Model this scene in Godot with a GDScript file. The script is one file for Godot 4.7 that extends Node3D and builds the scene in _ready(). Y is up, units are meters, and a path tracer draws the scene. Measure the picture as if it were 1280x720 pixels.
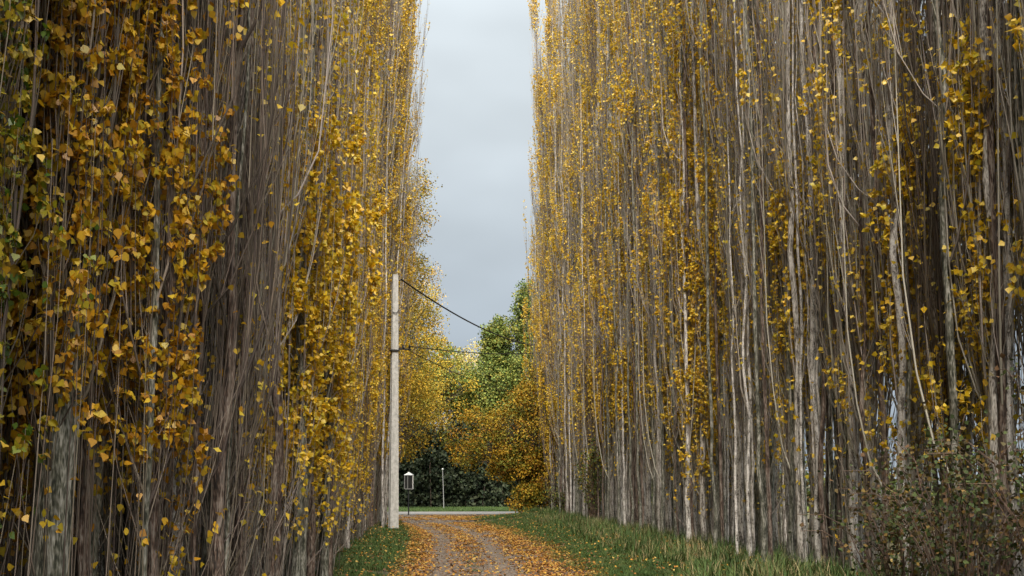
extends Node3D

# ---------------------------------------------------------------- mesh builder
class MB:
	var v := PackedVector3Array()
	var n := PackedVector3Array()
	var c := PackedColorArray()
	var uv := PackedVector2Array()
	var ix := PackedInt32Array()

	func tube(pts: PackedVector3Array, rad: PackedFloat32Array, sides: int, col: Color, ridge: PackedFloat32Array = PackedFloat32Array()) -> void:
		var start := v.size()
		var m := pts.size()
		for i in m:
			var d: Vector3 = (pts[mini(i + 1, m - 1)] - pts[maxi(i - 1, 0)]).normalized()
			var a := d.cross(Vector3(0.13, 0.2, 1.0)).normalized()
			var b := d.cross(a)
			for k in sides:
				var ang := TAU * k / sides
				var o := a * cos(ang) + b * sin(ang)
				var r := rad[i]
				if ridge.size() > 0:
					r *= ridge[i * sides + k]
				v.append(pts[i] + o * r)
				n.append(o)
				c.append(col)
				uv.append(Vector2(float(k) / sides, pts[i].y))
		for i in m - 1:
			for k in sides:
				var p := start + i * sides + k
				var q := start + i * sides + (k + 1) % sides
				ix.append_array([p, p + sides, q, q, p + sides, q + sides])

	func leaf(p: Vector3, tip: Vector3, nor: Vector3, ln: float, col: Color, fine: bool) -> void:
		var s := v.size()
		var side := tip.cross(nor).normalized()
		var nn := side.cross(tip).normalized()
		var w := ln * 0.5
		var up := nn * ln * 0.12
		if fine:
			v.append_array([p, p + tip * ln * 0.16 + side * w * 0.82 + up, p + tip * ln * 0.42 + side * w + up, p + tip * ln * 0.75 + side * w * 0.42 + up * 0.4, p + tip * ln - up * 0.6,
				p + tip * ln * 0.75 - side * w * 0.42 + up * 0.4, p + tip * ln * 0.42 - side * w + up, p + tip * ln * 0.16 - side * w * 0.82 + up, p + tip * ln * 0.45])
			for i in 9:
				n.append(nn)
				var wear := 0.9 + 0.14 * sin(p.x * 91.0 + p.y * 57.0 + i * 2.4)
				c.append(Color(col.r * wear, col.g * wear * (1.0 if i == 8 else 0.94), col.b) if i < 8 else col)
				uv.append(Vector2.ZERO)
			for i in 8:
				ix.append_array([s + 8, s + (i + 1) % 8, s + i])
		else:
			v.append_array([p, p + tip * ln * 0.36 + side * w + up, p + tip * ln, p + tip * ln * 0.36 - side * w + up])
			var n1 := (nn - side * 0.25).normalized()
			var n2 := (nn + side * 0.25).normalized()
			n.append_array([nn, n1, nn, n2])
			for i in 4:
				c.append(col)
				uv.append(Vector2.ZERO)
			ix.append_array([s, s + 2, s + 1, s, s + 3, s + 2])

	func quad(a: Vector3, b: Vector3, cc: Vector3, d: Vector3, col := Color.WHITE) -> void:
		var s := v.size()
		var nn := (cc - a).cross(b - a).normalized()
		v.append_array([a, b, cc, d])
		for i in 4:
			n.append(nn)
			c.append(col)
			uv.append(Vector2.ZERO)
		ix.append_array([s, s + 1, s + 2, s, s + 2, s + 3])

	func box(lo: Vector3, hi: Vector3) -> void:
		var p := [Vector3(lo.x, lo.y, lo.z), Vector3(hi.x, lo.y, lo.z), Vector3(hi.x, hi.y, lo.z), Vector3(lo.x, hi.y, lo.z), Vector3(lo.x, lo.y, hi.z), Vector3(hi.x, lo.y, hi.z), Vector3(hi.x, hi.y, hi.z), Vector3(lo.x, hi.y, hi.z)]
		for f in [[0, 3, 2, 1], [4, 5, 6, 7], [0, 4, 7, 3], [1, 2, 6, 5], [3, 7, 6, 2], [0, 1, 5, 4]]:
			quad(p[f[0]], p[f[3]], p[f[2]], p[f[1]])

	func mesh() -> ArrayMesh:
		var a := []
		a.resize(Mesh.ARRAY_MAX)
		a[Mesh.ARRAY_VERTEX] = v
		a[Mesh.ARRAY_NORMAL] = n
		a[Mesh.ARRAY_COLOR] = c
		a[Mesh.ARRAY_TEX_UV] = uv
		a[Mesh.ARRAY_INDEX] = ix
		var m := ArrayMesh.new()
		m.add_surface_from_arrays(Mesh.PRIMITIVE_TRIANGLES, a)
		return m


var rng := RandomNumberGenerator.new()
var taken := {}
var M := {}
var skeletons := []
var single_leaf := []

# ---------------------------------------------------------------- small helpers
func R(a: float, b: float) -> float:
	return rng.randf_range(a, b)

func rdir() -> Vector3:
	var z := R(-1.0, 1.0)
	var a := R(0.0, TAU)
	var q := sqrt(1.0 - z * z)
	return Vector3(q * cos(a), z, q * sin(a))

func numbered(called: String) -> String:
	var k: int = taken.get(called, 0)
	taken[called] = k + 1
	return called if k == 0 else "%s_%03d" % [called, k]

func part(called: String, mesh: Mesh, mat: Material, parent: Node) -> MeshInstance3D:
	var o := MeshInstance3D.new()
	o.name = called
	o.mesh = mesh
	o.material_override = mat
	parent.add_child(o, true)
	return o

func tag(o: Node, label: String, category: String, group := "") -> void:
	o.set_meta("label", label)
	o.set_meta("category", category)
	if group != "":
		o.set_meta("group", group)

func thing(called: String, at: Vector3, label: String, category: String, group := "") -> Node3D:
	var o := Node3D.new()
	o.name = numbered(called)
	add_child(o)
	o.position = at
	tag(o, label, category, group)
	return o

func structure(called: String, mesh: Mesh, mat: Material) -> MeshInstance3D:
	var o := part(numbered(called), mesh, mat, self)
	o.set_meta("kind", "structure")
	return o

func scatter(called: String, mesh: Mesh, mat: Material, xf: Array, cols: Array, label: String, category: String, kind := "stuff") -> MultiMeshInstance3D:
	var mm := MultiMesh.new()
	mm.transform_format = MultiMesh.TRANSFORM_3D
	mm.use_colors = true
	mm.mesh = mesh
	mm.instance_count = xf.size()
	for i in xf.size():
		mm.set_instance_transform(i, xf[i])
		mm.set_instance_color(i, cols[i])
	var o := MultiMeshInstance3D.new()
	o.name = numbered(called)
	o.multimesh = mm
	o.material_override = mat
	add_child(o)
	tag(o, label, category)
	o.set_meta("kind", kind)
	return o

const ONES := ["", "first", "second", "third", "fourth", "fifth", "sixth", "seventh", "eighth", "ninth", "tenth", "eleventh", "twelfth", "thirteenth", "fourteenth", "fifteenth", "sixteenth", "seventeenth", "eighteenth", "nineteenth"]
func ordinal(k: int) -> String:
	if k < 20:
		return ONES[k]
	var t: String = ["", "", "twenty", "thirty", "forty", "fifty", "sixty"][k / 10]
	if k % 10 == 0:
		return t.left(t.length() - 1) + "ieth"
	return t + "-" + ONES[k % 10]

# ---------------------------------------------------------------- textures and materials
func noise(sd: int, freq: float, kind := FastNoiseLite.TYPE_SIMPLEX_SMOOTH, octaves := 4) -> FastNoiseLite:
	var f := FastNoiseLite.new()
	f.seed = sd
	f.noise_type = kind
	f.frequency = freq
	f.fractal_octaves = octaves
	return f

func ramp(stops: Array, t: float) -> Color:
	for i in stops.size() - 1:
		if t <= stops[i + 1][0]:
			return stops[i][1].lerp(stops[i + 1][1], clampf((t - stops[i][0]) / (stops[i + 1][0] - stops[i][0]), 0, 1))
	return stops[-1][1]

# a colour picture out of two layers of seamless noise, stops are linear colours
func picture(sd: int, size: int, coarse: float, fine: float, stops: Array, share := 0.5) -> ImageTexture:
	var a := noise(sd, coarse).get_seamless_image(size, size)
	var b := noise(sd + 7, fine, FastNoiseLite.TYPE_SIMPLEX, 3).get_seamless_image(size, size)
	var im := Image.create(size, size, false, Image.FORMAT_RGB8)
	for y in size:
		for x in size:
			var t := a.get_pixel(x, y).r * (1.0 - share) + b.get_pixel(x, y).r * share
			im.set_pixel(x, y, ramp(stops, t).linear_to_srgb())
	return ImageTexture.create_from_image(im)

func grey(sd: int, size: int, freq: float, kind := FastNoiseLite.TYPE_SIMPLEX) -> ImageTexture:
	return ImageTexture.create_from_image(noise(sd, freq, kind).get_seamless_image(size, size))

func L(r: float, g: float, b: float) -> Color:
	return Color(r, g, b)

func plain(col: Color, rough := 0.85) -> StandardMaterial3D:
	var m := StandardMaterial3D.new()
	m.albedo_color = col.linear_to_srgb()
	m.roughness = rough
	return m

func textured(tex: Texture2D, scale: Vector3, bump: Texture2D = null, depth := 1.0) -> StandardMaterial3D:
	var m := StandardMaterial3D.new()
	m.albedo_texture = tex
	m.roughness = 0.9
	m.uv1_triplanar = true
	m.uv1_world_triplanar = true
	m.uv1_scale = scale
	if bump:
		m.heightmap_enabled = true
		m.heightmap_texture = bump
		m.heightmap_scale = depth
	return m

func vertex_coloured(rough: float, glow := 0.0) -> StandardMaterial3D:
	var m := StandardMaterial3D.new()
	m.vertex_color_use_as_albedo = true
	m.roughness = rough
	m.cull_mode = BaseMaterial3D.CULL_DISABLED
	if glow > 0.0:
		m.backlight_enabled = true
		m.backlight = Color(glow, glow, glow * 0.8)
	return m

func make_materials() -> void:
	var rel := grey(5, 256, 0.05)
	M.bark = [
		textured(picture(11, 512, 0.012, 0.05, [[0.36, L(0.045, 0.037, 0.032)], [0.45, L(0.2, 0.17, 0.145)], [0.5, L(0.46, 0.43, 0.39)], [0.66, L(0.66, 0.63, 0.59)]], 0.45), Vector3(2.6, 0.4, 2.6), rel, 1.2),
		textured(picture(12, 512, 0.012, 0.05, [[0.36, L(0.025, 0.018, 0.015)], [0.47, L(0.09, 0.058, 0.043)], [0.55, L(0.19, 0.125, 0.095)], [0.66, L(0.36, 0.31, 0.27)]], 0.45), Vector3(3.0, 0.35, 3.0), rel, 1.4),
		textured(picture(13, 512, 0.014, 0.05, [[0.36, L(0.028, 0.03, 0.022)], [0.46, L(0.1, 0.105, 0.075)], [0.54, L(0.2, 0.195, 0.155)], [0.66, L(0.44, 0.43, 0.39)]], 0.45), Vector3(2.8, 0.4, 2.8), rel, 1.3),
		textured(picture(14, 512, 0.012, 0.06, [[0.34, L(0.07, 0.06, 0.052)], [0.42, L(0.36, 0.33, 0.3)], [0.5, L(0.6, 0.57, 0.54)], [0.66, L(0.75, 0.73, 0.7)]], 0.4), Vector3(2.2, 0.7, 2.2), rel, 0.9),
	]
	M.twig = vertex_coloured(0.85)
	M.leaf = vertex_coloured(0.45, 0.8)
	M.matte_leaf = vertex_coloured(0.8, 0.45)
	M.blade = vertex_coloured(0.7, 0.5)
	M.ground = textured(picture(21, 512, 0.02, 0.08, [[0.3, L(0.03, 0.025, 0.015)], [0.5, L(0.07, 0.06, 0.03)], [0.7, L(0.1, 0.1, 0.035)]]), Vector3(0.35, 0.35, 0.35), grey(6, 256, 0.06), 3.0)
	M.track = textured(picture(22, 512, 0.02, 0.14, [[0.34, L(0.045, 0.033, 0.025)], [0.46, L(0.11, 0.082, 0.06)], [0.54, L(0.17, 0.132, 0.1)], [0.66, L(0.32, 0.27, 0.225)]], 0.6), Vector3(0.6, 0.6, 0.6), grey(8, 256, 0.1), 2.0)
	M.road = textured(picture(23, 512, 0.02, 0.15, [[0.3, L(0.13, 0.125, 0.12)], [0.7, L(0.23, 0.22, 0.205)]], 0.6), Vector3(0.5, 0.5, 0.5))
	M.concrete = textured(picture(24, 512, 0.015, 0.1, [[0.25, L(0.3, 0.3, 0.29)], [0.5, L(0.47, 0.47, 0.455)], [0.75, L(0.6, 0.6, 0.585)]], 0.4), Vector3(0.9, 0.6, 0.9), grey(9, 256, 0.12), 0.3)
	M.cable = plain(L(0.012, 0.012, 0.013), 0.6)
	M.dark_metal = plain(L(0.02, 0.021, 0.022), 0.5)
	M.galvanised = plain(L(0.3, 0.3, 0.3), 0.5)
	M.white_paint = plain(L(0.75, 0.75, 0.73), 0.5)

# ---------------------------------------------------------------- the lie of the land
func ss(a: float, b: float, x: float) -> float:
	return smoothstep(a, b, x)

func track_mid(d: float) -> float:
	return 0.58 - 0.0055 * pow(maxf(0.0, d - 28.0), 2.0) if d < 52.0 else -2.6

func track_left(d: float) -> float:
	return track_mid(d) - 1.35 - pow(maxf(0.0, d - 47.0) * 0.3, 2.0)

func track_right(d: float) -> float:
	return track_mid(d) + 2.0 + pow(maxf(0.0, d - 44.5) * 0.34, 2.0)

var bumps := noise(3, 0.35)
func land(x: float, z: float) -> float:
	var d := -z
	var far := 1.0 - ss(46.0, 53.0, d)
	var h := ss(track_right(d) - 0.3, 5.2, x) * 0.3 * far
	h += (1.0 - ss(-2.0, track_left(d) + 0.2, x)) * 0.1 * far
	if d < 80.0 and absf(x) < 12.0:
		h += bumps.get_noise_2d(x * 2.0, z * 2.0) * 0.035 * far
		for g in [-0.62, 0.62]:
			var u: float = (x - track_mid(d) - g) / 0.28
			h -= 0.04 * exp(-u * u) * far
	return h

func make_land() -> void:
	var xs := []
	var zs := []
	var x := -500.0
	while x < 500.0:
		xs.append(x)
		x += 0.25 if x >= -8.0 and x < 12.0 else (2.0 if x >= -40.0 and x < 40.0 else 46.0)
	var d := -120.0
	while d < 900.0:
		zs.append(-d)
		d += 0.5 if d >= 2.0 and d < 64.0 else (4.0 if d >= -20.0 and d < 120.0 else 50.0)
	var b := MB.new()
	grid(b, xs, zs, 0.0)
	structure("ground", b.mesh(), M.ground)
	# the track, a sheet a little over the ground
	var t := MB.new()
	var w := 28
	var rows := 0
	d = -8.0
	while d <= 55.5:
		for k in w + 1:
			var xx := lerpf(track_left(d) - 0.15, track_right(d) + 0.15, float(k) / w)
			t.v.append(Vector3(xx, land(xx, -d) + 0.012, -d))
			t.n.append(Vector3.UP)
			t.c.append(Color.WHITE)
			t.uv.append(Vector2.ZERO)
		rows += 1
		d += 0.5
	for i in rows - 1:
		for k in w:
			var p := i * (w + 1) + k
			t.ix.append_array([p, p + w + 1, p + 1, p + 1, p + w + 1, p + w + 2])
	structure("track", t.mesh(), M.track)
	var r := MB.new()
	r.quad(Vector3(-60, 0.03, -55.3), Vector3(-60, 0.03, -61), Vector3(60, 0.03, -61), Vector3(60, 0.03, -55.3))
	structure("road", r.mesh(), M.road)

func grid(b: MB, xs: Array, zs: Array, lift: float) -> void:
	for z in zs:
		for x in xs:
			b.v.append(Vector3(x, land(x, z) + lift, z))
			var e := 0.1
			b.n.append(Vector3(land(x - e, z) - land(x + e, z), 2 * e, land(x, z - e) - land(x, z + e)).normalized())
			b.c.append(Color.WHITE)
			b.uv.append(Vector2.ZERO)
	var w := xs.size()
	for i in zs.size() - 1:
		for k in w - 1:
			var p := i * w + k
			b.ix.append_array([p, p + w, p + 1, p + 1, p + w, p + w + 1])

# ---------------------------------------------------------------- poplars
const GOLD := [Color(0.76, 0.49, 0.022), Color(0.8, 0.56, 0.04), Color(0.68, 0.41, 0.016), Color(0.72, 0.52, 0.055), Color(0.82, 0.6, 0.1), Color(0.52, 0.41, 0.03)]
const DEEP := [Color(0.64, 0.37, 0.015), Color(0.6, 0.4, 0.025), Color(0.54, 0.28, 0.012), Color(0.64, 0.45, 0.03), Color(0.46, 0.36, 0.025), Color(0.4, 0.2, 0.015)]
const OLIVE := [Color(0.42, 0.34, 0.025), Color(0.2, 0.24, 0.025), Color(0.32, 0.29, 0.02), Color(0.55, 0.4, 0.03), Color(0.09, 0.16, 0.02), Color(0.3, 0.2, 0.02)]
const TWIGS := [Color(0.34, 0.3, 0.25), Color(0.4, 0.36, 0.315), Color(0.24, 0.205, 0.175), Color(0.43, 0.4, 0.355), Color(0.13, 0.11, 0.095), Color(0.18, 0.16, 0.13)]

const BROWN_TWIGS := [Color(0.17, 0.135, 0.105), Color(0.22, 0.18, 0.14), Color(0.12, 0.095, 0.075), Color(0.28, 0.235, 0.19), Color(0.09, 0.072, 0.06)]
var twig_tones := TWIGS

func pick(a: Array) -> Color:
	var c: Color = a[rng.randi() % a.size()]
	var k := R(0.85, 1.12)
	return Color(c.r * k, c.g * k * R(0.94, 1.06), c.b * k)

func trunk_mesh(base: Vector3, h: float, r0: float, lean: Vector2, sides: int) -> Array:
	var b := MB.new()
	var pts := PackedVector3Array()
	var rad := PackedFloat32Array()
	var ridge := PackedFloat32Array()
	var f := noise(rng.randi() % 10000, 1.0)
	var m := 26
	for i in m:
		var t := pow(float(i) / (m - 1), 1.5)
		var y := t * h
		pts.append(base + Vector3(lean.x * t + f.get_noise_1d(y * 0.35) * 0.09 * minf(1.0, y), y - (0.15 if i == 0 else 0.0), lean.y * t + f.get_noise_1d(y * 0.35 + 90.0) * 0.09 * minf(1.0, y)))
		rad.append(r0 * (pow(1.0 - t, 0.75) * 0.92 + 0.08) * (1.0 + 0.3 * exp(-y * 2.2)))
		for k in sides:
			var a := TAU * k / sides
			ridge.append(1.0 + f.get_noise_3d(cos(a) * 1.6, y * 0.25, sin(a) * 1.6) * 0.34)
	b.tube(pts, rad, sides, Color.WHITE, ridge)
	return [b.mesh(), pts, rad]

# everything of a poplar but its leaves; keeps the places on the twigs where leaves can hang
func make_skeleton(sd: int, nstems: int, nlimbs: int, nlow: int, ntwigs: int) -> Dictionary:
	rng.seed = sd
	var s := {"stems": [], "spots": []}
	var b := MB.new()
	var trunks := []
	var H := R(24.0, 28.0)
	s.stems.append(trunk_mesh(Vector3.ZERO, H, R(0.07, 0.12), Vector2(R(-0.25, 0.25), R(-0.25, 0.25)), 12))
	for k in nstems:
		var a := R(0, TAU)
		var q := R(0.2, 0.6)
		s.stems.append(trunk_mesh(Vector3(cos(a) * q, 0, sin(a) * q), R(7.0, 21.0), R(0.018, 0.065), Vector2(cos(a) * R(0.0, 0.3), sin(a) * R(0.0, 0.3)), 7))
	for k in nlimbs + nlow:
		var st: Array = s.stems[0] if k % 3 != 2 else s.stems[rng.randi() % s.stems.size()]
		var pts: PackedVector3Array = st[1]
		var rad: PackedFloat32Array = st[2]
		var top := pts[-1].y
		var h0 := 1.3 + pow(R(0, 1), 1.35) * (top - 2.5)
		if k >= nlimbs:
			h0 = R(0.9, 3.6)
		elif h0 < 2.2 and R(0, 1) < 0.4:
			h0 += R(1, 5)
		var i := 0
		while i < pts.size() - 2 and pts[i + 1].y < h0:
			i += 1
		var p0 := pts[i].lerp(pts[i + 1], clampf((h0 - pts[i].y) / (pts[i + 1].y - pts[i].y), 0, 1))
		var az := R(0, TAU)
		var reach := R(0.18, 0.75) * (0.75 if h0 < 2.5 else 1.0) * (1.0 - pow(h0 / (H + 2.0), 2.5))
		var ln := R(2.4, 6.0) * (1.0 - 0.5 * h0 / H)
		var r0: float = minf(rad[i] * 0.5, R(0.008, 0.017))
		var lp := PackedVector3Array()
		var lr := PackedFloat32Array()
		var sway := R(-0.25, 0.25)
		for j in 6:
			var t := pow(j / 5.0, 1.5)
			var a := az + sway * t
			var q := reach * (1.0 - exp(-5.0 * t)) + R(-0.03, 0.03)
			lp.append(p0 + Vector3(cos(a) * q, ln * (t * 0.85 + t * t * 0.15), sin(a) * q))
			lr.append(lerpf(r0, 0.005, t))
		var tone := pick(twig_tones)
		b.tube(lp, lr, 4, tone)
		for w in ntwigs:
			var t := R(0.08, 1.0)
			var at := lp[int(t * 4.99)].lerp(lp[int(t * 4.99) + 1], fmod(t * 4.99, 1.0))
			twig(b, s.spots, at, az + R(-1.6, 1.6), R(0.5, 1.9), R(0.03, 0.26))
	for k in 160:
		var j := rng.randi_range(3, 22)
		var pts: PackedVector3Array = s.stems[0][1]
		twig(b, s.spots, pts[j].lerp(pts[j + 1], R(0, 1)), R(0, TAU), R(0.8, 2.2), R(0.12, 0.5))
	for k in nlow * 2:
		var st: PackedVector3Array = s.stems[rng.randi() % s.stems.size()][1]
		var j := rng.randi_range(2, 6)
		twig(b, s.spots, st[j].lerp(st[j + 1], R(0, 1)), R(0, TAU), R(0.8, 1.7), R(0.15, 0.5))
	for k in nlow:
		var a := R(0, TAU)
		var q := R(0.12, 0.6)
		twig(b, s.spots, Vector3(cos(a) * q, -0.05, sin(a) * q), a + R(-0.5, 0.5), R(1.6, 4.2), R(0.05, 0.35))
	s.twigs = b.mesh()
	s.height = H
	return s

func twig(b: MB, spots: Array, at: Vector3, az: float, ln: float, out: float) -> void:
	var tp := PackedVector3Array()
	var tr := PackedFloat32Array()
	var r0 := R(0.0035, 0.0075)
	var kink := Vector3(R(-0.04, 0.04), 0, R(-0.04, 0.04))
	for j in 4:
		var t := j / 3.0
		tp.append(at + Vector3(cos(az), 0, sin(az)) * out * (1.0 - pow(1.0 - t, 1.7)) + Vector3.UP * ln * t + kink * sin(t * PI))
		tr.append(lerpf(r0, 0.002, t))
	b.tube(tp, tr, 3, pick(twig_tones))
	for j in 6:
		spots.append(tp[1].lerp(tp[3], R(0, 1)))

# leaves on a skeleton. dense: leaves per spot; cut: how patchy; low: height (m) over which the crown thins out
func make_leaves(s: Dictionary, sd: int, dense: float, cut: float, palette: Array, low: float, fine: bool, size := 1.0, clear := 0.0) -> ArrayMesh:
	rng.seed = sd
	var b := MB.new()
	var f := noise(sd, 0.5, FastNoiseLite.TYPE_SIMPLEX_SMOOTH, 2)
	for p: Vector3 in s.spots:
		var g := f.get_noise_3d(p.x * 1.6, p.y * 0.55, p.z * 1.6) + R(-0.12, 0.12)
		var k := dense * clampf((g - cut) * 3.0, 0.04, 1.0)
		if p.y > low:
			k *= 0.22
		if p.y < clear:
			continue
		if p.y < 1.6:
			k *= 0.25
		k *= 0.55 + minf(0.9, Vector2(p.x, p.z).length() * 0.9)
		var cnt := int(k) + (1 if R(0, 1) < fmod(k, 1.0) else 0)
		var shade := pick(palette)
		for i in cnt:
			var col := shade if R(0, 1) < 0.4 else pick(palette)
			var outw := Vector3(p.x, 0, p.z).normalized()
			var tip := (rdir() * 0.8 + outw * 0.5 + Vector3.DOWN * 0.45).normalized()
			var nor := (rdir() + outw * 0.7 + Vector3.UP * 0.5).normalized()
			b.leaf(p + rdir() * R(0.01, 0.055), tip, nor, R(0.05, 0.082) * size, col, fine)
	return b.mesh()

func poplar(sk: int, leaves: ArrayMesh, at: Vector3, turn: float, scl: Vector3, bark: int, label: String, group: String, dark := false) -> Node3D:
	var s: Dictionary = skeletons[sk]
	var o := thing("poplar_tree", at, label, "tree", group)
	o.rotation.y = turn
	o.scale = scl
	for i in s.stems.size():
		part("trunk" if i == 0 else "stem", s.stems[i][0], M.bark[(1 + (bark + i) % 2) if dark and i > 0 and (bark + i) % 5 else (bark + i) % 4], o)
	part("branches", s.twigs, M.twig, o)
	part("crown", leaves, M.leaf, o)
	return o

# single leaves one can pick out on the nearest trees
func hang_leaves(o: Node3D, sk: int, count: int, tones: Array) -> void:
	var crown: Node = o.get_node("crown")
	var spots: Array = skeletons[sk].spots
	var k := 0
	var tries := 0
	while k < count and tries < 20000:
		tries += 1
		var p: Vector3 = spots[rng.randi() % spots.size()]
		var w: Vector3 = o.transform * p
		if w.x < o.position.x + 0.25 or p.y > 7.5 or p.y < 1.4:
			continue
		k += 1
		var lf := part("leaf", single_leaf[tones[rng.randi() % tones.size()]], M.leaf, crown)
		var bas := Basis(Vector3.UP, R(0, TAU)) * Basis(Vector3.RIGHT, R(-0.9, 0.9)) * Basis(Vector3.BACK, R(-0.7, 0.7))
		lf.transform = Transform3D(bas.scaled(Vector3.ONE * R(0.85, 1.15)), p + rdir() * 0.08)

func make_poplars() -> void:
	for k in 5:
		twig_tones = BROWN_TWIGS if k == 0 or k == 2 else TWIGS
		skeletons.append(make_skeleton(100 + k * 17, [3, 4, 3, 7, 6][k], 84, [34, 34, 30, 4, 4][k], 17))
		print("skeleton ", k, " spots ", skeletons[k].spots.size())
	var sets := {}
	for k in 5:
		sets["dense%d" % k] = make_leaves(skeletons[k], 300 + k, 4.0, -0.12, GOLD, 99.0, false, 1.0, 0.0 if k < 3 else 2.4)
		sets["thin%d" % k] = make_leaves(skeletons[k], 400 + k, 3.6, 0.13, GOLD, 99.0, false)
	for k in 2:
		sets["deep%d" % (k * 2)] = make_leaves(skeletons[k * 2], 500 + k, 5.6, -0.33, DEEP, 99.0, true, 0.74)
		sets["low%d" % k] = make_leaves(skeletons[k], 600 + k, 4.6, -0.32, GOLD, 6.5, false)
		sets["some%d" % k] = make_leaves(skeletons[k + 3], 800 + k, 3.8, 0.0, GOLD, 99.0, false)
	for k in 3:
		sets["bare%d" % k] = make_leaves(skeletons[k], 900 + k, 0.9, 0.22, GOLD, 99.0, false)
	sets["olive0"] = make_leaves(skeletons[2], 700, 5.5, -0.32, OLIVE, 99.0, true, 0.68)
	for k in 4:
		var b := MB.new()
		b.leaf(Vector3.ZERO, Vector3(0, -0.85, 0.5).normalized(), Vector3(0, 0.5, 0.85), 0.05, [Color(0.66, 0.4, 0.02), Color(0.58, 0.3, 0.012), Color(0.68, 0.47, 0.05), Color(0.2, 0.26, 0.025)][k], true)
		single_leaf.append(b.mesh())
	print("leaf sets done")
	rng.seed = 77
	var f := noise(41, 0.25)
	# the row beside the concrete pole
	for line in 3:
		var k := 0
		var d: float = [-14.0, -13.2, -1.4][line]
		while d < 46.0:
			var at_d := d + R(-0.18, 0.18)
			var back := ss(17.0, 24.0, d) * (1.0 - ss(36.0, 36.6, d))
			if line < 2 and d > -1.5 and d < 3.9:
				d += 0.5
				continue
			if line == 0 and absf(at_d - 35.6) < 0.7:
				d += 0.7
				continue
			var x: float = ([-2.5, -3.4, -4.6][line] if d > -0.9 else [-1.5, -2.6, -4.0][line]) + R(-0.14, 0.14) - 0.25 * back + (-0.35 + R(-0.15, 0.15)) * ss(36.0, 37.0, d)  # behind the camera, added trees shifted inward to shade the near left
			var near := 1.0 - ss(5.0, 9.0, d) if d > 3.0 else 0.0
			var sk := rng.randi() % 3
			var kind := "dense"
			if d > 36.0:
				sk = 3 + rng.randi() % 2
			if line == 0 and d < 5.6:
				sk = 2
				kind = "olive"
			elif d < 8.6:
				sk = (rng.randi() % 2) * 2
				kind = "deep"
			elif d < 12.0:
				kind = "bare"
			elif d < 21.0:
				sk = 1 if R(0, 1) < 0.8 else 0
				kind = "low"
			var nm: String = "olive0" if kind == "olive" else kind + str(sk)
			var seen := d > 3.0
			if seen:
				k += 1
			var look: String = {"dense": "golden poplar", "olive": "green and yellow poplar", "deep": "deep gold leafy poplar", "bare": "almost bare poplar", "low": "poplar golden low down"}[kind]
			var label: String = look + ", " + ordinal(k) + " from the near end in the " + ["front", "middle", "back"][line] + " line beside concrete pole" if seen else "unseen poplar added behind the camera to shade the near trees"
			var o := poplar(sk, sets[nm], Vector3(x, land(x, -at_d) - 0.02, -at_d), R(0, TAU), Vector3(1.0 - 0.15 * back - 0.15 * near, R(0.88, 1.12), 1.0 - 0.15 * back - 0.15 * near) * R(0.95, 1.1), (1 + rng.randi() % 2) if R(0, 1) < 0.75 or d < 8.0 else [0, 3][rng.randi() % 2], label, "poplars in the row beside the pole" if seen else "unseen poplars added behind the camera for shade", d < 24.0)
			if d > 36.5:
				o.basis = Basis(Vector3.BACK, -0.045) * o.basis
			if line == 0 and d > 3.4 and d < 9.5:
				hang_leaves(o, sk, 160, [0, 2, 3] if kind == "olive" else [0, 1, 1, 2])
			d += R(0.95, 1.25) if line < 2 else R(1.5, 1.9)
	# the row on the grassy bank
	for line in 2:
		var k := 0
		var d: float = [-12.0, 7.4][line]  # front line starts behind the camera: unseen trees added for their shade
		while d < 55.0:
			if d > 1.0 and d < 6.8:
				d += 0.5
				continue
			var at_d := d + R(-0.2, 0.2)
			var x: float = [5.95, 6.95, 8.3][line] + R(-0.2, 0.2) - 0.35 * ss(34.0, 52.0, d) + R(-0.3, 0.3) * ss(38.0, 48.0, d)
			var sk := rng.randi() % 5
			var kind := "thin"
			if d > 15.5 and R(0, 1) < 0.55:
				kind = "some"
			if d > 20.5 and d < 27.0 and R(0, 1) < 0.75:
				kind = "dense"
			if d > 27.0 and R(0, 1) < 0.3:
				kind = "dense"
			if kind == "some":
				sk = 3 + rng.randi() % 2
			elif kind == "thin" and R(0, 1) < 0.6:
				sk = 3 + rng.randi() % 2
			var nm: String = kind + str(sk - 3 if kind == "some" else sk)
			var seen := d > 8.6
			if seen:
				k += 1
			var look: String = {"thin": "sparsely leaved grey poplar", "some": "half-bare yellow poplar", "dense": "golden leafy poplar"}[kind]
			var label: String = look + ", " + ordinal(k) + " from the near end in the " + ["front", "middle", "back"][line] + " line on grassy bank" if seen else "unseen poplar behind or beside the camera, added for shade in line with the grassy bank"
			var tall := 1.0 if d < 50.0 else R(0.85, 1.08)
			var o := poplar(sk, sets[nm], Vector3(x, land(x, -at_d) - 0.02, -at_d), R(0, TAU), Vector3(1.0 + R(-0.15, 0.3) * ss(36.0, 46.0, d), R(0.92, 1.12) * tall, 1.0), [0, 3, 0, 2, 3, 0, 1][rng.randi() % 7], label, "poplars in the row on the grassy bank" if seen else "unseen poplars added for shade along the bank")
			if d > 44.0:
				o.basis = Basis(Vector3.BACK, 0.018) * o.basis
			d += R(0.95, 1.3) if line == 0 or d > 19.0 else R(1.7, 2.3)
	print("poplars ", taken["poplar_tree"])

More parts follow.
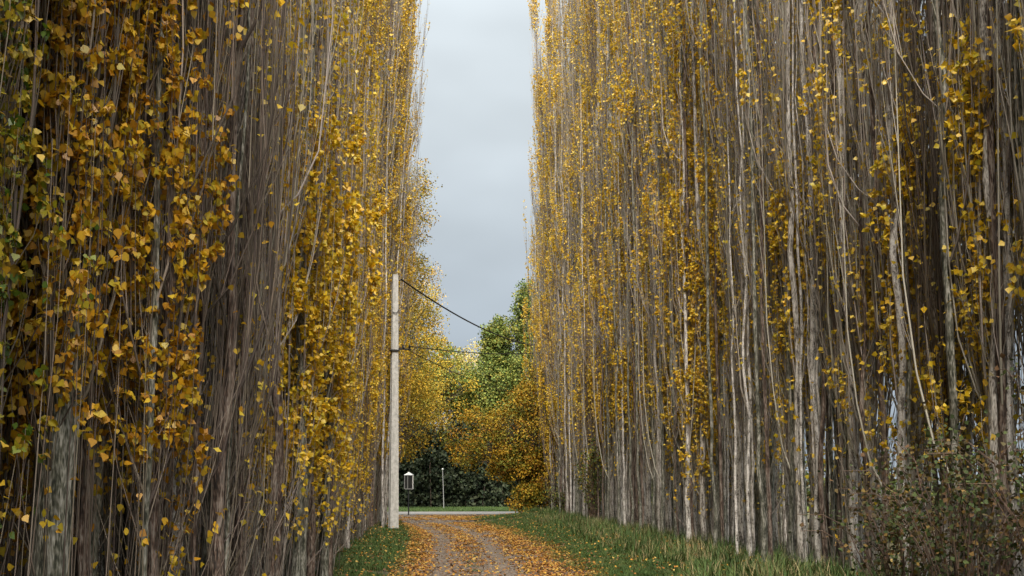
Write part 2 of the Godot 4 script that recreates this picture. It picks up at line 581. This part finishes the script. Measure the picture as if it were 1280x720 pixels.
# ---------------------------------------------------------------- broad trees, shrubs, hedge
# crown: a list of [centre, radii] lobes filled with leaf clumps
func broad_tree(called: String, at: Vector3, h: float, r0: float, lobes: Array, nclumps: int, per: int, lsize: float, palette: Array, label: String, category := "tree", group := "", bark := 1, hang := 0.0) -> Node3D:
	var o := thing(called, at, label, category, group)
	var tr := trunk_mesh(Vector3.ZERO, h, r0, Vector2(R(-0.3, 0.3), R(-0.3, 0.3)), 9)
	part("trunk", tr[0], M.bark[bark], o)
	var tp: PackedVector3Array = tr[1]
	var lim := MB.new()
	var lf := MB.new()
	for k in nclumps:
		var lobe: Array = lobes[k % lobes.size()]
		var dirn := rdir()
		var q := pow(R(0.05, 1.0), 0.38)
		var c: Vector3 = lobe[0] + dirn * lobe[1] * q
		c.y = maxf(c.y, 0.15)
		var j := 2
		while j < tp.size() - 2 and tp[j + 1].y < c.y * 0.62:
			j += 1
		var s := tp[j]
		var tone := Color(0.07, 0.055, 0.042) * R(0.7, 1.6)
		lim.tube(PackedVector3Array([s, s.lerp(c, 0.5) + Vector3(R(-0.2, 0.2), 0.12 * s.distance_to(c), R(-0.2, 0.2)), c]), PackedFloat32Array([r0 * 0.22, r0 * 0.1, 0.008]), 4, tone)
		var cr: float = R(0.35, 0.75) * (lobe[1].x + lobe[1].y) * 0.22 + 0.12
		var shade := pick(palette)
		for i in per:
			var off := rdir() * pow(R(0, 1), 0.5) * cr
			off.y = off.y * 0.8 - hang * R(0, 1)
			var tip := (rdir() + off.normalized() * 0.5 + Vector3.DOWN * 0.4).normalized()
			lf.leaf(c + off, tip, (rdir() + Vector3.UP * 0.7 + off.normalized() * 0.4).normalized(), lsize * R(0.7, 1.25), shade if R(0, 1) < 0.5 else pick(palette), false)
	part("branches", lim.mesh(), M.twig, o)
	part("crown", lf.mesh(), M.matte_leaf, o)
	return o

func shrub(at: Vector3, h: float, spread: float, nstem: int, per: int, lsize: float, palette: Array, label: String, called := "shrub", group := "") -> Node3D:
	var o := thing(called, at, label, "shrub", group)
	var st := MB.new()
	var lf := MB.new()
	for k in nstem:
		var az := R(0, TAU)
		var q := spread * sqrt(R(0.02, 1.0))
		var hh := h * R(0.55, 1.0) * (1.0 - 0.35 * q / spread)
		var pts := PackedVector3Array()
		var rad := PackedFloat32Array()
		for j in 6:
			var t := j / 5.0
			pts.append(Vector3(cos(az) * q * (0.15 + 0.85 * pow(t, 1.3)) + R(-0.05, 0.05), hh * sin(t * 1.75) / 0.985 * 1.0, sin(az) * q * (0.15 + 0.85 * pow(t, 1.3)) + R(-0.05, 0.05)))
			rad.append(lerpf(0.009, 0.003, t))
		st.tube(pts, rad, 4, Color(0.09, 0.06, 0.045) * R(0.7, 1.8))
		for i in per:
			var t := R(0.15, 1.0) * 4.99
			var p := pts[int(t)].lerp(pts[int(t) + 1], fmod(t, 1.0)) + rdir() * R(0.03, 0.24)
			if p.y < 0.05:
				continue
			lf.leaf(p, (rdir() + Vector3.DOWN * 0.3).normalized(), (rdir() + Vector3.UP * 0.8).normalized(), lsize * R(0.6, 1.3), pick(palette), false)
	part("stems", st.mesh(), M.twig, o)
	part("foliage", lf.mesh(), M.matte_leaf, o)
	return o

const BRAMBLE := [Color(0.045, 0.07, 0.018), Color(0.06, 0.085, 0.02), Color(0.07, 0.055, 0.022), Color(0.1, 0.055, 0.02), Color(0.09, 0.07, 0.02), Color(0.16, 0.1, 0.02), Color(0.05, 0.07, 0.016), Color(0.035, 0.055, 0.016)]
const MAPLE := [Color(0.38, 0.23, 0.012), Color(0.42, 0.25, 0.012), Color(0.24, 0.2, 0.016), Color(0.32, 0.15, 0.01), Color(0.44, 0.3, 0.022), Color(0.17, 0.17, 0.016), Color(0.14, 0.15, 0.016)]
const GREENS := [Color(0.1, 0.15, 0.025), Color(0.14, 0.19, 0.035), Color(0.07, 0.11, 0.02), Color(0.19, 0.22, 0.04), Color(0.24, 0.23, 0.035)]
const OCHRE := [Color(0.44, 0.28, 0.018), Color(0.34, 0.25, 0.02), Color(0.26, 0.21, 0.018), Color(0.5, 0.32, 0.02), Color(0.18, 0.18, 0.02)]
const PALE := [Color(0.45, 0.37, 0.1), Color(0.4, 0.32, 0.08), Color(0.5, 0.41, 0.15), Color(0.36, 0.3, 0.08)]
const DARK := [Color(0.018, 0.03, 0.012), Color(0.025, 0.04, 0.014), Color(0.012, 0.022, 0.01), Color(0.035, 0.045, 0.018)]

func make_other_plants() -> void:
	rng.seed = 900
	# trees after the end of the pole's row, each shorter than the one before
	broad_tree("ochre_tree", Vector3(-3.3, 0, -50.5), 16.5, 0.16, [[Vector3(1.5, 14.2, 0), Vector3(1.2, 4.0, 1.2)], [Vector3(1.3, 9.0, 0), Vector3(1.7, 4.2, 1.5)], [Vector3(1.6, 5.4, 0.2), Vector3(1.6, 2.6, 1.6)]], 210, 100, 0.085, OCHRE, "ochre narrow tree standing at the end of the pole's poplar row", "tree", "trees past the end of the pole's row")
	broad_tree("ochre_tree", Vector3(-3.2, 0, -64.5), 12.6, 0.17, [[Vector3(1.3, 12.6, 0), Vector3(1.7, 3.6, 1.4)], [Vector3(1.0, 9.2, 0), Vector3(2.4, 3.2, 2.0)], [Vector3(1.3, 7.2, 0.2), Vector3(2.0, 1.6, 1.6)]], 200, 110, 0.095, OCHRE, "shorter ochre-green tree with rounded shoulder behind the pole wire", "tree", "trees past the end of the pole's row")
	broad_tree("ochre_tree", Vector3(-1.8, 0, -76.0), 11.5, 0.2, [[Vector3(1.0, 11.0, 0), Vector3(1.9, 2.2, 1.9)], [Vector3(1.8, 8.9, 0), Vector3(2.8, 2.4, 2.2)]], 120, 90, 0.13, OCHRE + GREENS, "lowest ochre tree beyond the road, under the drooping wire", "tree", "trees past the end of the pole's row")
	# orange maple at the corner
	broad_tree("maple_tree", Vector3(4.3, 0.1, -51.0), 6.2, 0.14, [[Vector3(0.2, 4.2, 0), Vector3(2.5, 2.3, 2.2)], [Vector3(-2.4, 4.0, 0.3), Vector3(2.1, 1.6, 1.6)], [Vector3(1.0, 2.2, 0.4), Vector3(1.6, 1.7, 1.4)], [Vector3(0.7, 6.0, 0), Vector3(1.7, 1.4, 1.6)], [Vector3(-0.7, 2.6, 0.2), Vector3(1.5, 0.9, 1.3)], [Vector3(0.5, 0.9, 0.7), Vector3(1.7, 0.9, 0.9)]], 320, 110, 0.1, MAPLE, "orange and olive spreading tree overhanging the end of the track", "tree")
	# green trees over the road
	broad_tree("green_tree", Vector3(6.2, 0, -76.0), 17.2, 0.25, [[Vector3(0, 14.2, 0), Vector3(1.2, 3.3, 1.0)], [Vector3(0, 10.5, 0), Vector3(2.1, 4.6, 1.8)], [Vector3(-0.9, 7.2, 0), Vector3(2.8, 3.2, 2.0)]], 260, 130, 0.14, GREENS, "tall green tree with pointed top behind the orange tree", "tree", "green trees beyond the road")
	broad_tree("green_tree", Vector3(3.9, 0, -77.0), 14.0, 0.22, [[Vector3(0, 12.0, 0), Vector3(1.1, 2.6, 0.9)], [Vector3(-0.3, 8.4, 0), Vector3(2.9, 3.8, 1.7)]], 230, 130, 0.14, GREENS, "smaller green tree with pointed top next to the pale yellow tree", "tree", "green trees beyond the road")
	broad_tree("willow_tree", Vector3(3.2, 0, -96.0), 15.0, 0.3, [[Vector3(0, 12.5, 0), Vector3(3.0, 3.3, 3.0)], [Vector3(0, 8.0, 0), Vector3(3.6, 3.8, 3.2)]], 130, 90, 0.16, PALE, "pale yellow tree farthest away above the road's end", "tree", "", 3, 0.8)
	broad_tree("willow_tree", Vector3(1.6, 0, -79.0), 10.5, 0.2, [[Vector3(0, 9.0, 0), Vector3(2.6, 2.2, 2.0)]], 80, 90, 0.15, GREENS + OCHRE, "grey-green drooping tree above the dark hedge", "tree", "", 3, 1.0)
	for k in 8:
		var x: float = -16.0 + k * 4.6 + R(-0.6, 0.6)
		if x > -3.5 and x < 6.5:
			continue
		broad_tree("far_tree", Vector3(x, 0, -78.0 + R(-3, 3)), 10.0, 0.2, [[Vector3(0, 7.0, 0), Vector3(2.8, 3.6, 2.4)]], 70, 70, 0.18, OCHRE if k % 2 else GREENS, ("ochre" if k % 2 else "green") + " tree past the road behind the poplars, " + ordinal(k + 1) + " from the left", "tree", "far trees past the road")
	# dark hedge across the road
	var hedge := thing("tall_hedge", Vector3(0.6, 0, -72.5), "dark green tall hedge across the road at the track's end", "hedge")
	var hs := MB.new()
	var hl := MB.new()
	for k in 60:
		var x := R(-9, 9)
		var z := R(-1.2, 0.7)
		hs.tube(PackedVector3Array([Vector3(x, 0, z), Vector3(x + R(-0.3, 0.3), 3.0, z + R(-0.2, 0.2)), Vector3(x + R(-0.5, 0.5), R(5.5, 7.2), z)]), PackedFloat32Array([R(0.03, 0.08), 0.03, 0.01]), 4, Color(0.1, 0.075, 0.06) * R(0.6, 1.5))
	var hn := noise(55, 0.6)
	for k in 80000:
		var x := R(-9.5, 9.5)
		var y := R(0.0, 6.9)
		var z := R(-2.6, 1.0) + hn.get_noise_2d(x, y) * 0.7
		if y > 6.0 + hn.get_noise_1d(x * 1.7) * 1.2:
			continue
		hl.leaf(Vector3(x, y, z), (rdir() + Vector3.UP * 0.5).normalized(), (rdir() + Vector3.BACK * 0.6).normalized(), R(0.16, 0.3), pick(DARK), false)
	part("stems", hs.mesh(), M.twig, hedge)
	part("foliage", hl.mesh(), M.matte_leaf, hedge)
	# brambles in front of the bank's row
	shrub(Vector3(4.75, 0.25, -9.0), 2.5, 1.2, 46, 46, 0.045, BRAMBLE, "dark brown-green bramble shrub closest to the camera at the bank", "bramble_shrub", "brambles on the bank")
	shrub(Vector3(4.9, 0.25, -10.6), 2.2, 1.1, 34, 46, 0.045, BRAMBLE, "lower bramble shrub just behind the closest one on the bank", "bramble_shrub", "brambles on the bank")
	shrub(Vector3(5.4, 0.28, -8.4), 3.1, 1.2, 50, 46, 0.045, BRAMBLE, "tallest bramble shrub, against the poplar trunks by the picture's edge", "bramble_shrub", "brambles on the bank")
	# green bushes among the trunks of the bank's row
	shrub(Vector3(5.3, 0.25, -36.0), 3.6, 0.8, 30, 60, 0.07, GREENS + BRAMBLE, "green bush with thin stems among trunks halfway along the bank", "green_bush", "bushes along the bank")
	shrub(Vector3(5.2, 0.25, -45.5), 1.8, 0.9, 30, 50, 0.07, GREENS + BRAMBLE, "low green bush near the orange tree's foot", "green_bush", "bushes along the bank")
	# low thickets behind both rows
	for k in 11:
		shrub(Vector3(-6.4 + R(-0.4, 0.4), 0, -2.0 - k * 3.4), R(3.2, 4.6), 2.0, 60, 55, 0.12, DARK + BRAMBLE, "dark thicket behind the pole's row, " + ordinal(k + 1) + " from the near end", "thicket", "thickets behind the pole's row")
	for k in 12:
		shrub(Vector3(11.0 + R(-0.5, 0.5), 0, -7.0 - k * 4.2), R(2.2, 3.4), 2.2, 60, 50, 0.12, GREENS + DARK + BRAMBLE, "green thicket behind the bank's poplars, " + ordinal(k + 1) + " from the near end", "thicket", "thickets behind the bank")
	print("plants done")

# ---------------------------------------------------------------- pole, wires and small things
func wire(a: Vector3, b: Vector3, sag: float, r: float, label: String) -> void:
	var m := MB.new()
	var pts := PackedVector3Array()
	var rad := PackedFloat32Array()
	for i in 25:
		var t := i / 24.0
		pts.append(a.lerp(b, t) - a + Vector3.DOWN * sag * 4.0 * t * (1.0 - t))
		rad.append(r)
	m.tube(pts, rad, 6, Color.WHITE)
	var o := part(numbered("wire"), m.mesh(), M.cable, self)
	o.position = a
	tag(o, label, "wire", "wires strung from the concrete pole")

func concrete_pole(at: Vector3, h: float, turn: float, label: String) -> Node3D:
	var o := thing("utility_pole", at, label, "pole", "concrete utility poles")
	o.rotation.y = turn
	# tapered I-section: two flanges and a recessed web
	var prof := [Vector2(-0.5, -0.5), Vector2(0.5, -0.5), Vector2(0.5, -0.24), Vector2(0.3, -0.16), Vector2(0.3, 0.16), Vector2(0.5, 0.24), Vector2(0.5, 0.5), Vector2(-0.5, 0.5), Vector2(-0.5, 0.24), Vector2(-0.3, 0.16), Vector2(-0.3, -0.16), Vector2(-0.5, -0.24)]
	var b := MB.new()
	var steps := [-0.3, 0.0, h * 0.5, h - 0.25, h]
	for i in 4:
		for k in 12:
			var q: Array = []
			for yy: float in [steps[i], steps[i + 1]]:
				var t := clampf(yy / h, 0, 1)
				for e in [k, (k + 1) % 12]:
					var p: Vector2 = prof[e]
					var full := i == 3
					q.append(Vector3((signf(p.x) * 0.5 if full else p.x) * lerpf(0.31, 0.19, t), yy, p.y * lerpf(0.26, 0.16, t)))
			b.quad(q[0], q[2], q[3], q[1])
	b.quad(Vector3(-0.095, h, -0.08), Vector3(0.095, h, -0.08), Vector3(0.095, h, 0.08), Vector3(-0.095, h, 0.08))
	part("shaft", b.mesh(), M.concrete, o)
	for y in [1.2, 2.4, 3.6, 4.8, 6.0]:
		var s := MB.new()
		s.tube(PackedVector3Array([Vector3(0, y, 0.05), Vector3(0, y, 0.122 - y * 0.0052)]), PackedFloat32Array([0.02, 0.02]), 8, Color.WHITE)
		s.tube(PackedVector3Array([Vector3(0, y, 0.122 - y * 0.0052), Vector3(0, y, 0.124 - y * 0.0052)]), PackedFloat32Array([0.02, 0.0]), 8, Color.WHITE)
		part("bolt", s.mesh(), M.dark_metal, o)
	return o

func make_objects() -> void:
	var base := Vector3(-1.82, 0.08, -35.6)
	var o := concrete_pole(base, 9.05, 0.35, "pale concrete utility pole standing at the end of the golden row")
	var c := MB.new()
	c.box(Vector3(-0.03, 6.38, -0.04), Vector3(0.62, 6.44, 0.04))
	c.box(Vector3(-0.15, 6.3, -0.13), Vector3(0.15, 6.36, 0.14))
	part("bracket", c.mesh(), M.dark_metal, o)
	for x in [0.3, 0.55]:
		var i := MB.new()
		i.tube(PackedVector3Array([Vector3(x, 6.42, 0), Vector3(x, 6.47, 0), Vector3(x, 6.52, 0), Vector3(x, 6.58, 0)]), PackedFloat32Array([0.02, 0.045, 0.03, 0.02]), 8, Color.WHITE)
		part("insulator", i.mesh(), M.dark_metal, o)
	var h := MB.new()
	h.tube(PackedVector3Array([Vector3(-0.13, 7.7, 0.11), Vector3(0.0, 7.66, 0.13), Vector3(0.08, 7.72, 0.12), Vector3(0.13, 7.85, 0.1)]), PackedFloat32Array([0.014, 0.014, 0.014, 0.014]), 6, Color.WHITE)
	part("tie_cable", h.mesh(), M.cable, o)
	var k := MB.new()
	k.tube(PackedVector3Array([Vector3(0.1, 8.85, 0.05), Vector3(0.24, 8.88, 0.05)]), PackedFloat32Array([0.02, 0.02]), 6, Color.WHITE)
	part("hook", k.mesh(), M.dark_metal, o)
	var far := Vector3(7.06, 0.0, -62.0)
	concrete_pole(far, 10.4, -0.4, "second concrete pole, hidden behind the far poplars on the bank")
	wire(base + Vector3(0.22, 8.88, 0.05), far + Vector3(0, 10.2, 0.12), 0.7, 0.03, "thick black cable sagging from the pole's top over the track")
	wire(base + Vector3(0.5, 6.5, 0.0), far + Vector3(0, 10.0, 0.12), 0.25, 0.02, "middle black wire rising away from the pole's bracket")
	wire(base + Vector3(0.3, 6.45, 0.0), far + Vector3(0, 7.0, 0.12), 0.5, 0.016, "lowest thin wire drooping in front of the orange tree")
	# box with a peaked top on a post by the road
	var s := thing("box_on_post", Vector3(-1.98, 0.02, -54.6), "small dark box with pale frame and peaked top on thin post", "lantern")
	var p := MB.new()
	p.tube(PackedVector3Array([Vector3(0, -0.1, 0), Vector3(0, 1.4, 0)]), PackedFloat32Array([0.035, 0.03]), 8, Color.WHITE)
	part("post", p.mesh(), M.dark_metal, s)
	var bx := MB.new()
	bx.box(Vector3(-0.2, 1.43, -0.14), Vector3(0.2, 2.13, 0.14))
	part("panel", bx.mesh(), M.dark_metal, s)
	for e in [[-0.24, 1.4, -0.2, 2.16, M.galvanised], [0.2, 1.4, 0.25, 2.16, M.white_paint], [-0.2, 1.385, 0.2, 1.43, M.galvanised], [-0.07, 1.43, -0.03, 2.13, M.galvanised]]:
		var q := MB.new()
		q.box(Vector3(e[0], e[1], -0.16), Vector3(e[2], e[3], 0.165))
		part("frame_bar", q.mesh(), e[4], s)
	var rf := MB.new()
	for g in [[Vector3(-0.27, 2.15, 0.19), Vector3(0.27, 2.15, 0.19)], [Vector3(0.27, 2.15, -0.19), Vector3(-0.27, 2.15, -0.19)], [Vector3(0.27, 2.15, 0.19), Vector3(0.27, 2.15, -0.19)], [Vector3(-0.27, 2.15, -0.19), Vector3(-0.27, 2.15, 0.19)]]:
		rf.quad(g[0], g[1], Vector3(0, 2.33, 0), Vector3(0, 2.33, 0))
	rf.quad(Vector3(-0.27, 2.15, 0.19), Vector3(-0.27, 2.15, -0.19), Vector3(0.27, 2.15, -0.19), Vector3(0.27, 2.15, 0.19))
	part("roof", rf.mesh(), M.white_paint, s)
	# thin marker with a white knob in front of the hedge
	var w := thing("marker_post", Vector3(-0.1, 0, -67.5), "thin pale post with a white knob before the dark hedge", "post")
	var wp := MB.new()
	wp.tube(PackedVector3Array([Vector3(0, -0.1, 0), Vector3(-0.05, 1.5, 0), Vector3(-0.1, 2.62, 0)]), PackedFloat32Array([0.03, 0.026, 0.022]), 7, Color.WHITE)
	part("post", wp.mesh(), M.galvanised, w)
	var kb := SphereMesh.new()
	kb.radius = 0.065
	kb.height = 0.12
	part("knob", kb, M.white_paint, w).position = Vector3(-0.1, 2.68, 0)

# ---------------------------------------------------------------- grass and fallen leaves
func tuft(sd: int, blades: int, h: float, spread: float) -> ArrayMesh:
	rng.seed = sd
	var b := MB.new()
	for k in blades:
		var a := R(0, TAU)
		var q := spread * sqrt(R(0, 1))
		var p := Vector3(cos(a) * q, -0.02, sin(a) * q)
		var az := R(0, TAU)
		var lean := R(0.25, 1.3)
		var hh := h * R(0.5, 1.0)
		var o := Vector3(cos(az), 0, sin(az))
		var side := Vector3(-o.z, 0, o.x) * R(0.0022, 0.004) * (1.0 + h)
		var m1 := p + Vector3.UP * hh * 0.55 + o * hh * lean * 0.25
		var m2 := p + Vector3.UP * hh * (1.0 - lean * 0.25) + o * hh * lean * 0.8
		var s := b.v.size()
		b.v.append_array([p - side, p + side, m1 + side * 0.8, m1 - side * 0.8, m2])
		var nn := (o * -0.6 + Vector3.UP * 0.8).normalized()
		var tone := R(0.75, 1.25)
		for i in 5:
			b.n.append(nn)
			b.c.append(Color(tone, tone, tone))
			b.uv.append(Vector2.ZERO)
		b.ix.append_array([s, s + 2, s + 1, s, s + 3, s + 2, s + 3, s + 4, s + 2])
	return b.mesh()

func make_grass() -> void:
	var short := tuft(1, 26, 0.13, 0.13)
	var tall := tuft(2, 18, 0.34, 0.16)
	rng.seed = 31
	var green := [Color(0.05, 0.1, 0.016), Color(0.065, 0.125, 0.02), Color(0.035, 0.075, 0.013), Color(0.085, 0.125, 0.026)]
	var straw := [Color(0.3, 0.24, 0.11), Color(0.24, 0.2, 0.09), Color(0.36, 0.29, 0.15), Color(0.14, 0.15, 0.05)]
	var f := noise(61, 0.5)
	var xf := []
	var co := []
	var xt := []
	var ct := []
	for k in 40000:
		var d := 8.0 + pow(R(0, 1), 1.15) * 45.0
		var left := k % 4 == 0
		var x := R(-3.4, track_left(d) + 0.12) if left else R(track_right(d) - 0.15, 6.6)
		if left and d > 46.0:
			continue
		var edge := (track_left(d) - x) if left else (x - track_right(d))
		if edge < 0.35 and R(0, 1) > 0.45 + edge:
			continue
		if f.get_noise_2d(x * 1.4, d * 1.4) < -0.28:
			continue
		var s := R(0.7, 1.3) * (0.8 if edge < 0.4 else 1.0)
		var bas := Basis(Vector3.UP, R(0, TAU)).scaled(Vector3(s, s * R(0.8, 1.3), s))
		xf.append(Transform3D(bas, Vector3(x, land(x, -d), -d)))
		co.append(pick(green) if R(0, 1) < 0.97 else pick(straw))
		if not left and x > 3.8 + f.get_noise_2d(x, d) * 0.8 and R(0, 1) < 0.16 and edge > 1.2:
			xt.append(Transform3D(Basis(Vector3.UP, R(0, TAU)).scaled(Vector3(s, s * R(0.8, 1.5), s)), Vector3(x, land(x, -d), -d)))
			ct.append(pick(straw) if R(0, 1) < 0.25 else pick(green))
	for k in 420:
		var d := R(7.6, 15.0)
		var x := R(3.4, 5.6)
		xt.append(Transform3D(Basis(Vector3.UP, R(0, TAU)).scaled(Vector3(1.5, R(1.0, 2.1), 1.5)), Vector3(x, land(x, -d), -d)))
		ct.append(pick(straw) if R(0, 1) < 0.2 else pick(green))
	for k in 260:
		var d := R(10.0, 26.0)
		var x := track_mid(d) + R(-0.16, 0.16)
		if f.get_noise_2d(x, d * 2.0) < 0.12:
			continue
		xf.append(Transform3D(Basis(Vector3.UP, R(0, TAU)).scaled(Vector3.ONE * R(0.35, 0.7)), Vector3(x, land(x, -d), -d)))
		co.append(pick(green))
	for k in 5000:
		var d := R(61.2, 71.0)
		var x := R(-7.0, 9.0)
		xf.append(Transform3D(Basis(Vector3.UP, R(0, TAU)).scaled(Vector3.ONE * R(1.0, 1.9)), Vector3(x, land(x, -d), -d)))
		co.append(pick(green))
	scatter("grass", short, M.blade, xf, co, "short green grass along both edges of the track", "grass")
	scatter("tall_grass", tall, M.blade, xt, ct, "tall green and straw grass at the poplars' feet on the bank", "grass")

func make_fallen_leaves() -> void:
	rng.seed = 47
	var b := MB.new()
	b.leaf(Vector3(0, 0, -0.035), Vector3(0, 0, 1), Vector3.UP, 0.055, Color.WHITE, false)
	var m := b.mesh()
	var tones := [Color(0.46, 0.24, 0.025), Color(0.52, 0.3, 0.04), Color(0.32, 0.13, 0.02), Color(0.2, 0.075, 0.015), Color(0.5, 0.34, 0.09), Color(0.36, 0.16, 0.022), Color(0.14, 0.07, 0.03)]
	var rust := [Color(0.26, 0.1, 0.018), Color(0.16, 0.07, 0.02), Color(0.34, 0.15, 0.022), Color(0.1, 0.055, 0.028)]
	var f := noise(71, 0.6)
	var xf := []
	var co := []
	for k in 120000:
		var d := 9.0 + pow(R(0, 1), 1.1) * 46.0
		var lo := track_left(d) - 0.25
		var hi := track_right(d) + 0.45
		var x := R(lo, hi)
		var u := x - track_mid(d)
		var keep := 1.0
		for g in [-0.62, 0.62]:
			var q: float = (u - g) / 0.36
			keep -= 0.93 * exp(-q * q)
		if absf(u) < 0.4:
			keep *= 0.4 if d < 24.0 else 0.85
		keep *= 1.0 if u < -0.9 or u > 1.15 else 0.75
		keep *= clampf(0.75 + f.get_noise_2d(x * 1.5, d) * 1.1, 0.08, 1.0)
		if R(0, 1) > keep:
			continue
		var bas := Basis(Vector3.UP, R(0, TAU)) * Basis(Vector3.RIGHT, R(-0.55, 0.55)) * Basis(Vector3.BACK, R(-0.5, 0.5))
		xf.append(Transform3D(bas.scaled(Vector3.ONE * R(0.7, 1.2)), Vector3(x, land(x, -d) + 0.022 + R(0, 0.02), -d)))
		co.append(pick(tones) if R(0, 1) < 0.35 + d * 0.018 else pick(rust))
	# a thinner sprinkling in the grass and under the trees
	for k in 12000:
		var d := 6.0 + pow(R(0, 1), 1.2) * 46.0
		var x := R(-5.0, track_left(d)) if k % 3 == 0 else R(track_right(d), 9.0)
		var bas := Basis(Vector3.UP, R(0, TAU)) * Basis(Vector3.RIGHT, R(-0.8, 0.8)) * Basis(Vector3.BACK, R(-0.7, 0.7))
		xf.append(Transform3D(bas.scaled(Vector3.ONE * R(0.7, 1.2)), Vector3(x, land(x, -d) + R(0.02, 0.13), -d)))
		co.append(pick(tones))
	scatter("fallen_leaves", m, M.matte_leaf, xf, co, "orange and brown fallen leaves strewn over the track", "leaves")

# ---------------------------------------------------------------- sky
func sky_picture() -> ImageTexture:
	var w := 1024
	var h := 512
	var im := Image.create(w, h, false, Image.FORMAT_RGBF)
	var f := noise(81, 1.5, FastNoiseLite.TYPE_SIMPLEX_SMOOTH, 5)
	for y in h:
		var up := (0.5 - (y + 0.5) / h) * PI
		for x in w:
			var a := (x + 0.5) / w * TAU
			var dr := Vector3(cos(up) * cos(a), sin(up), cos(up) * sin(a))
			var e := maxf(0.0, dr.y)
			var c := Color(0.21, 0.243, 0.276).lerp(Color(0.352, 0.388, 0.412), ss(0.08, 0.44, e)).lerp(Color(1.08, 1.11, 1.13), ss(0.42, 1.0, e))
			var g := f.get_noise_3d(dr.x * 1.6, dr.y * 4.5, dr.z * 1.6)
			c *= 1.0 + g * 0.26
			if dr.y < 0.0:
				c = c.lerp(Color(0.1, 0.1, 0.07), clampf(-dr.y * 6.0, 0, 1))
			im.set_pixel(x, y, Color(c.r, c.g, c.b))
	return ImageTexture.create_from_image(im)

func _ready() -> void:
	var cam := Camera3D.new()
	cam.name = "camera"
	cam.projection = Camera3D.PROJECTION_FRUSTUM
	cam.near = 0.1
	cam.far = 2000.0
	cam.size = 0.1 * 720.0 / 1256.0
	cam.frustum_offset = Vector2(0, 0.1 * 168.0 / 1256.0)
	cam.position = Vector3(0, 1.7, 0)
	cam.rotation_degrees = Vector3(3.5, -3.78, 0)
	add_child(cam)
	cam.current = true
	var env := Environment.new()
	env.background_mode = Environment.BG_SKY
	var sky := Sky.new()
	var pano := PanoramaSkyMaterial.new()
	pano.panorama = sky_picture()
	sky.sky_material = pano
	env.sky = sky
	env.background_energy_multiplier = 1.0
	env.tonemap_mode = Environment.TONE_MAPPER_LINEAR
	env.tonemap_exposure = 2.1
	env.sdfgi_enabled = true
	env.ssao_enabled = true
	env.ssil_enabled = true
	var we := WorldEnvironment.new()
	we.name = "world_environment"
	we.environment = env
	add_child(we)
	var sun := DirectionalLight3D.new()
	sun.name = "sun"
	sun.light_energy = 1.6
	sun.light_color = Color(1.0, 0.96, 0.9)
	sun.light_angular_distance = 36.0
	sun.shadow_enabled = true
	sun.rotation_degrees = Vector3(-50, -2, 0)
	add_child(sun)

	make_materials()
	make_land()
	make_poplars()
	make_other_plants()
	make_objects()
	make_grass()
	make_fallen_leaves()
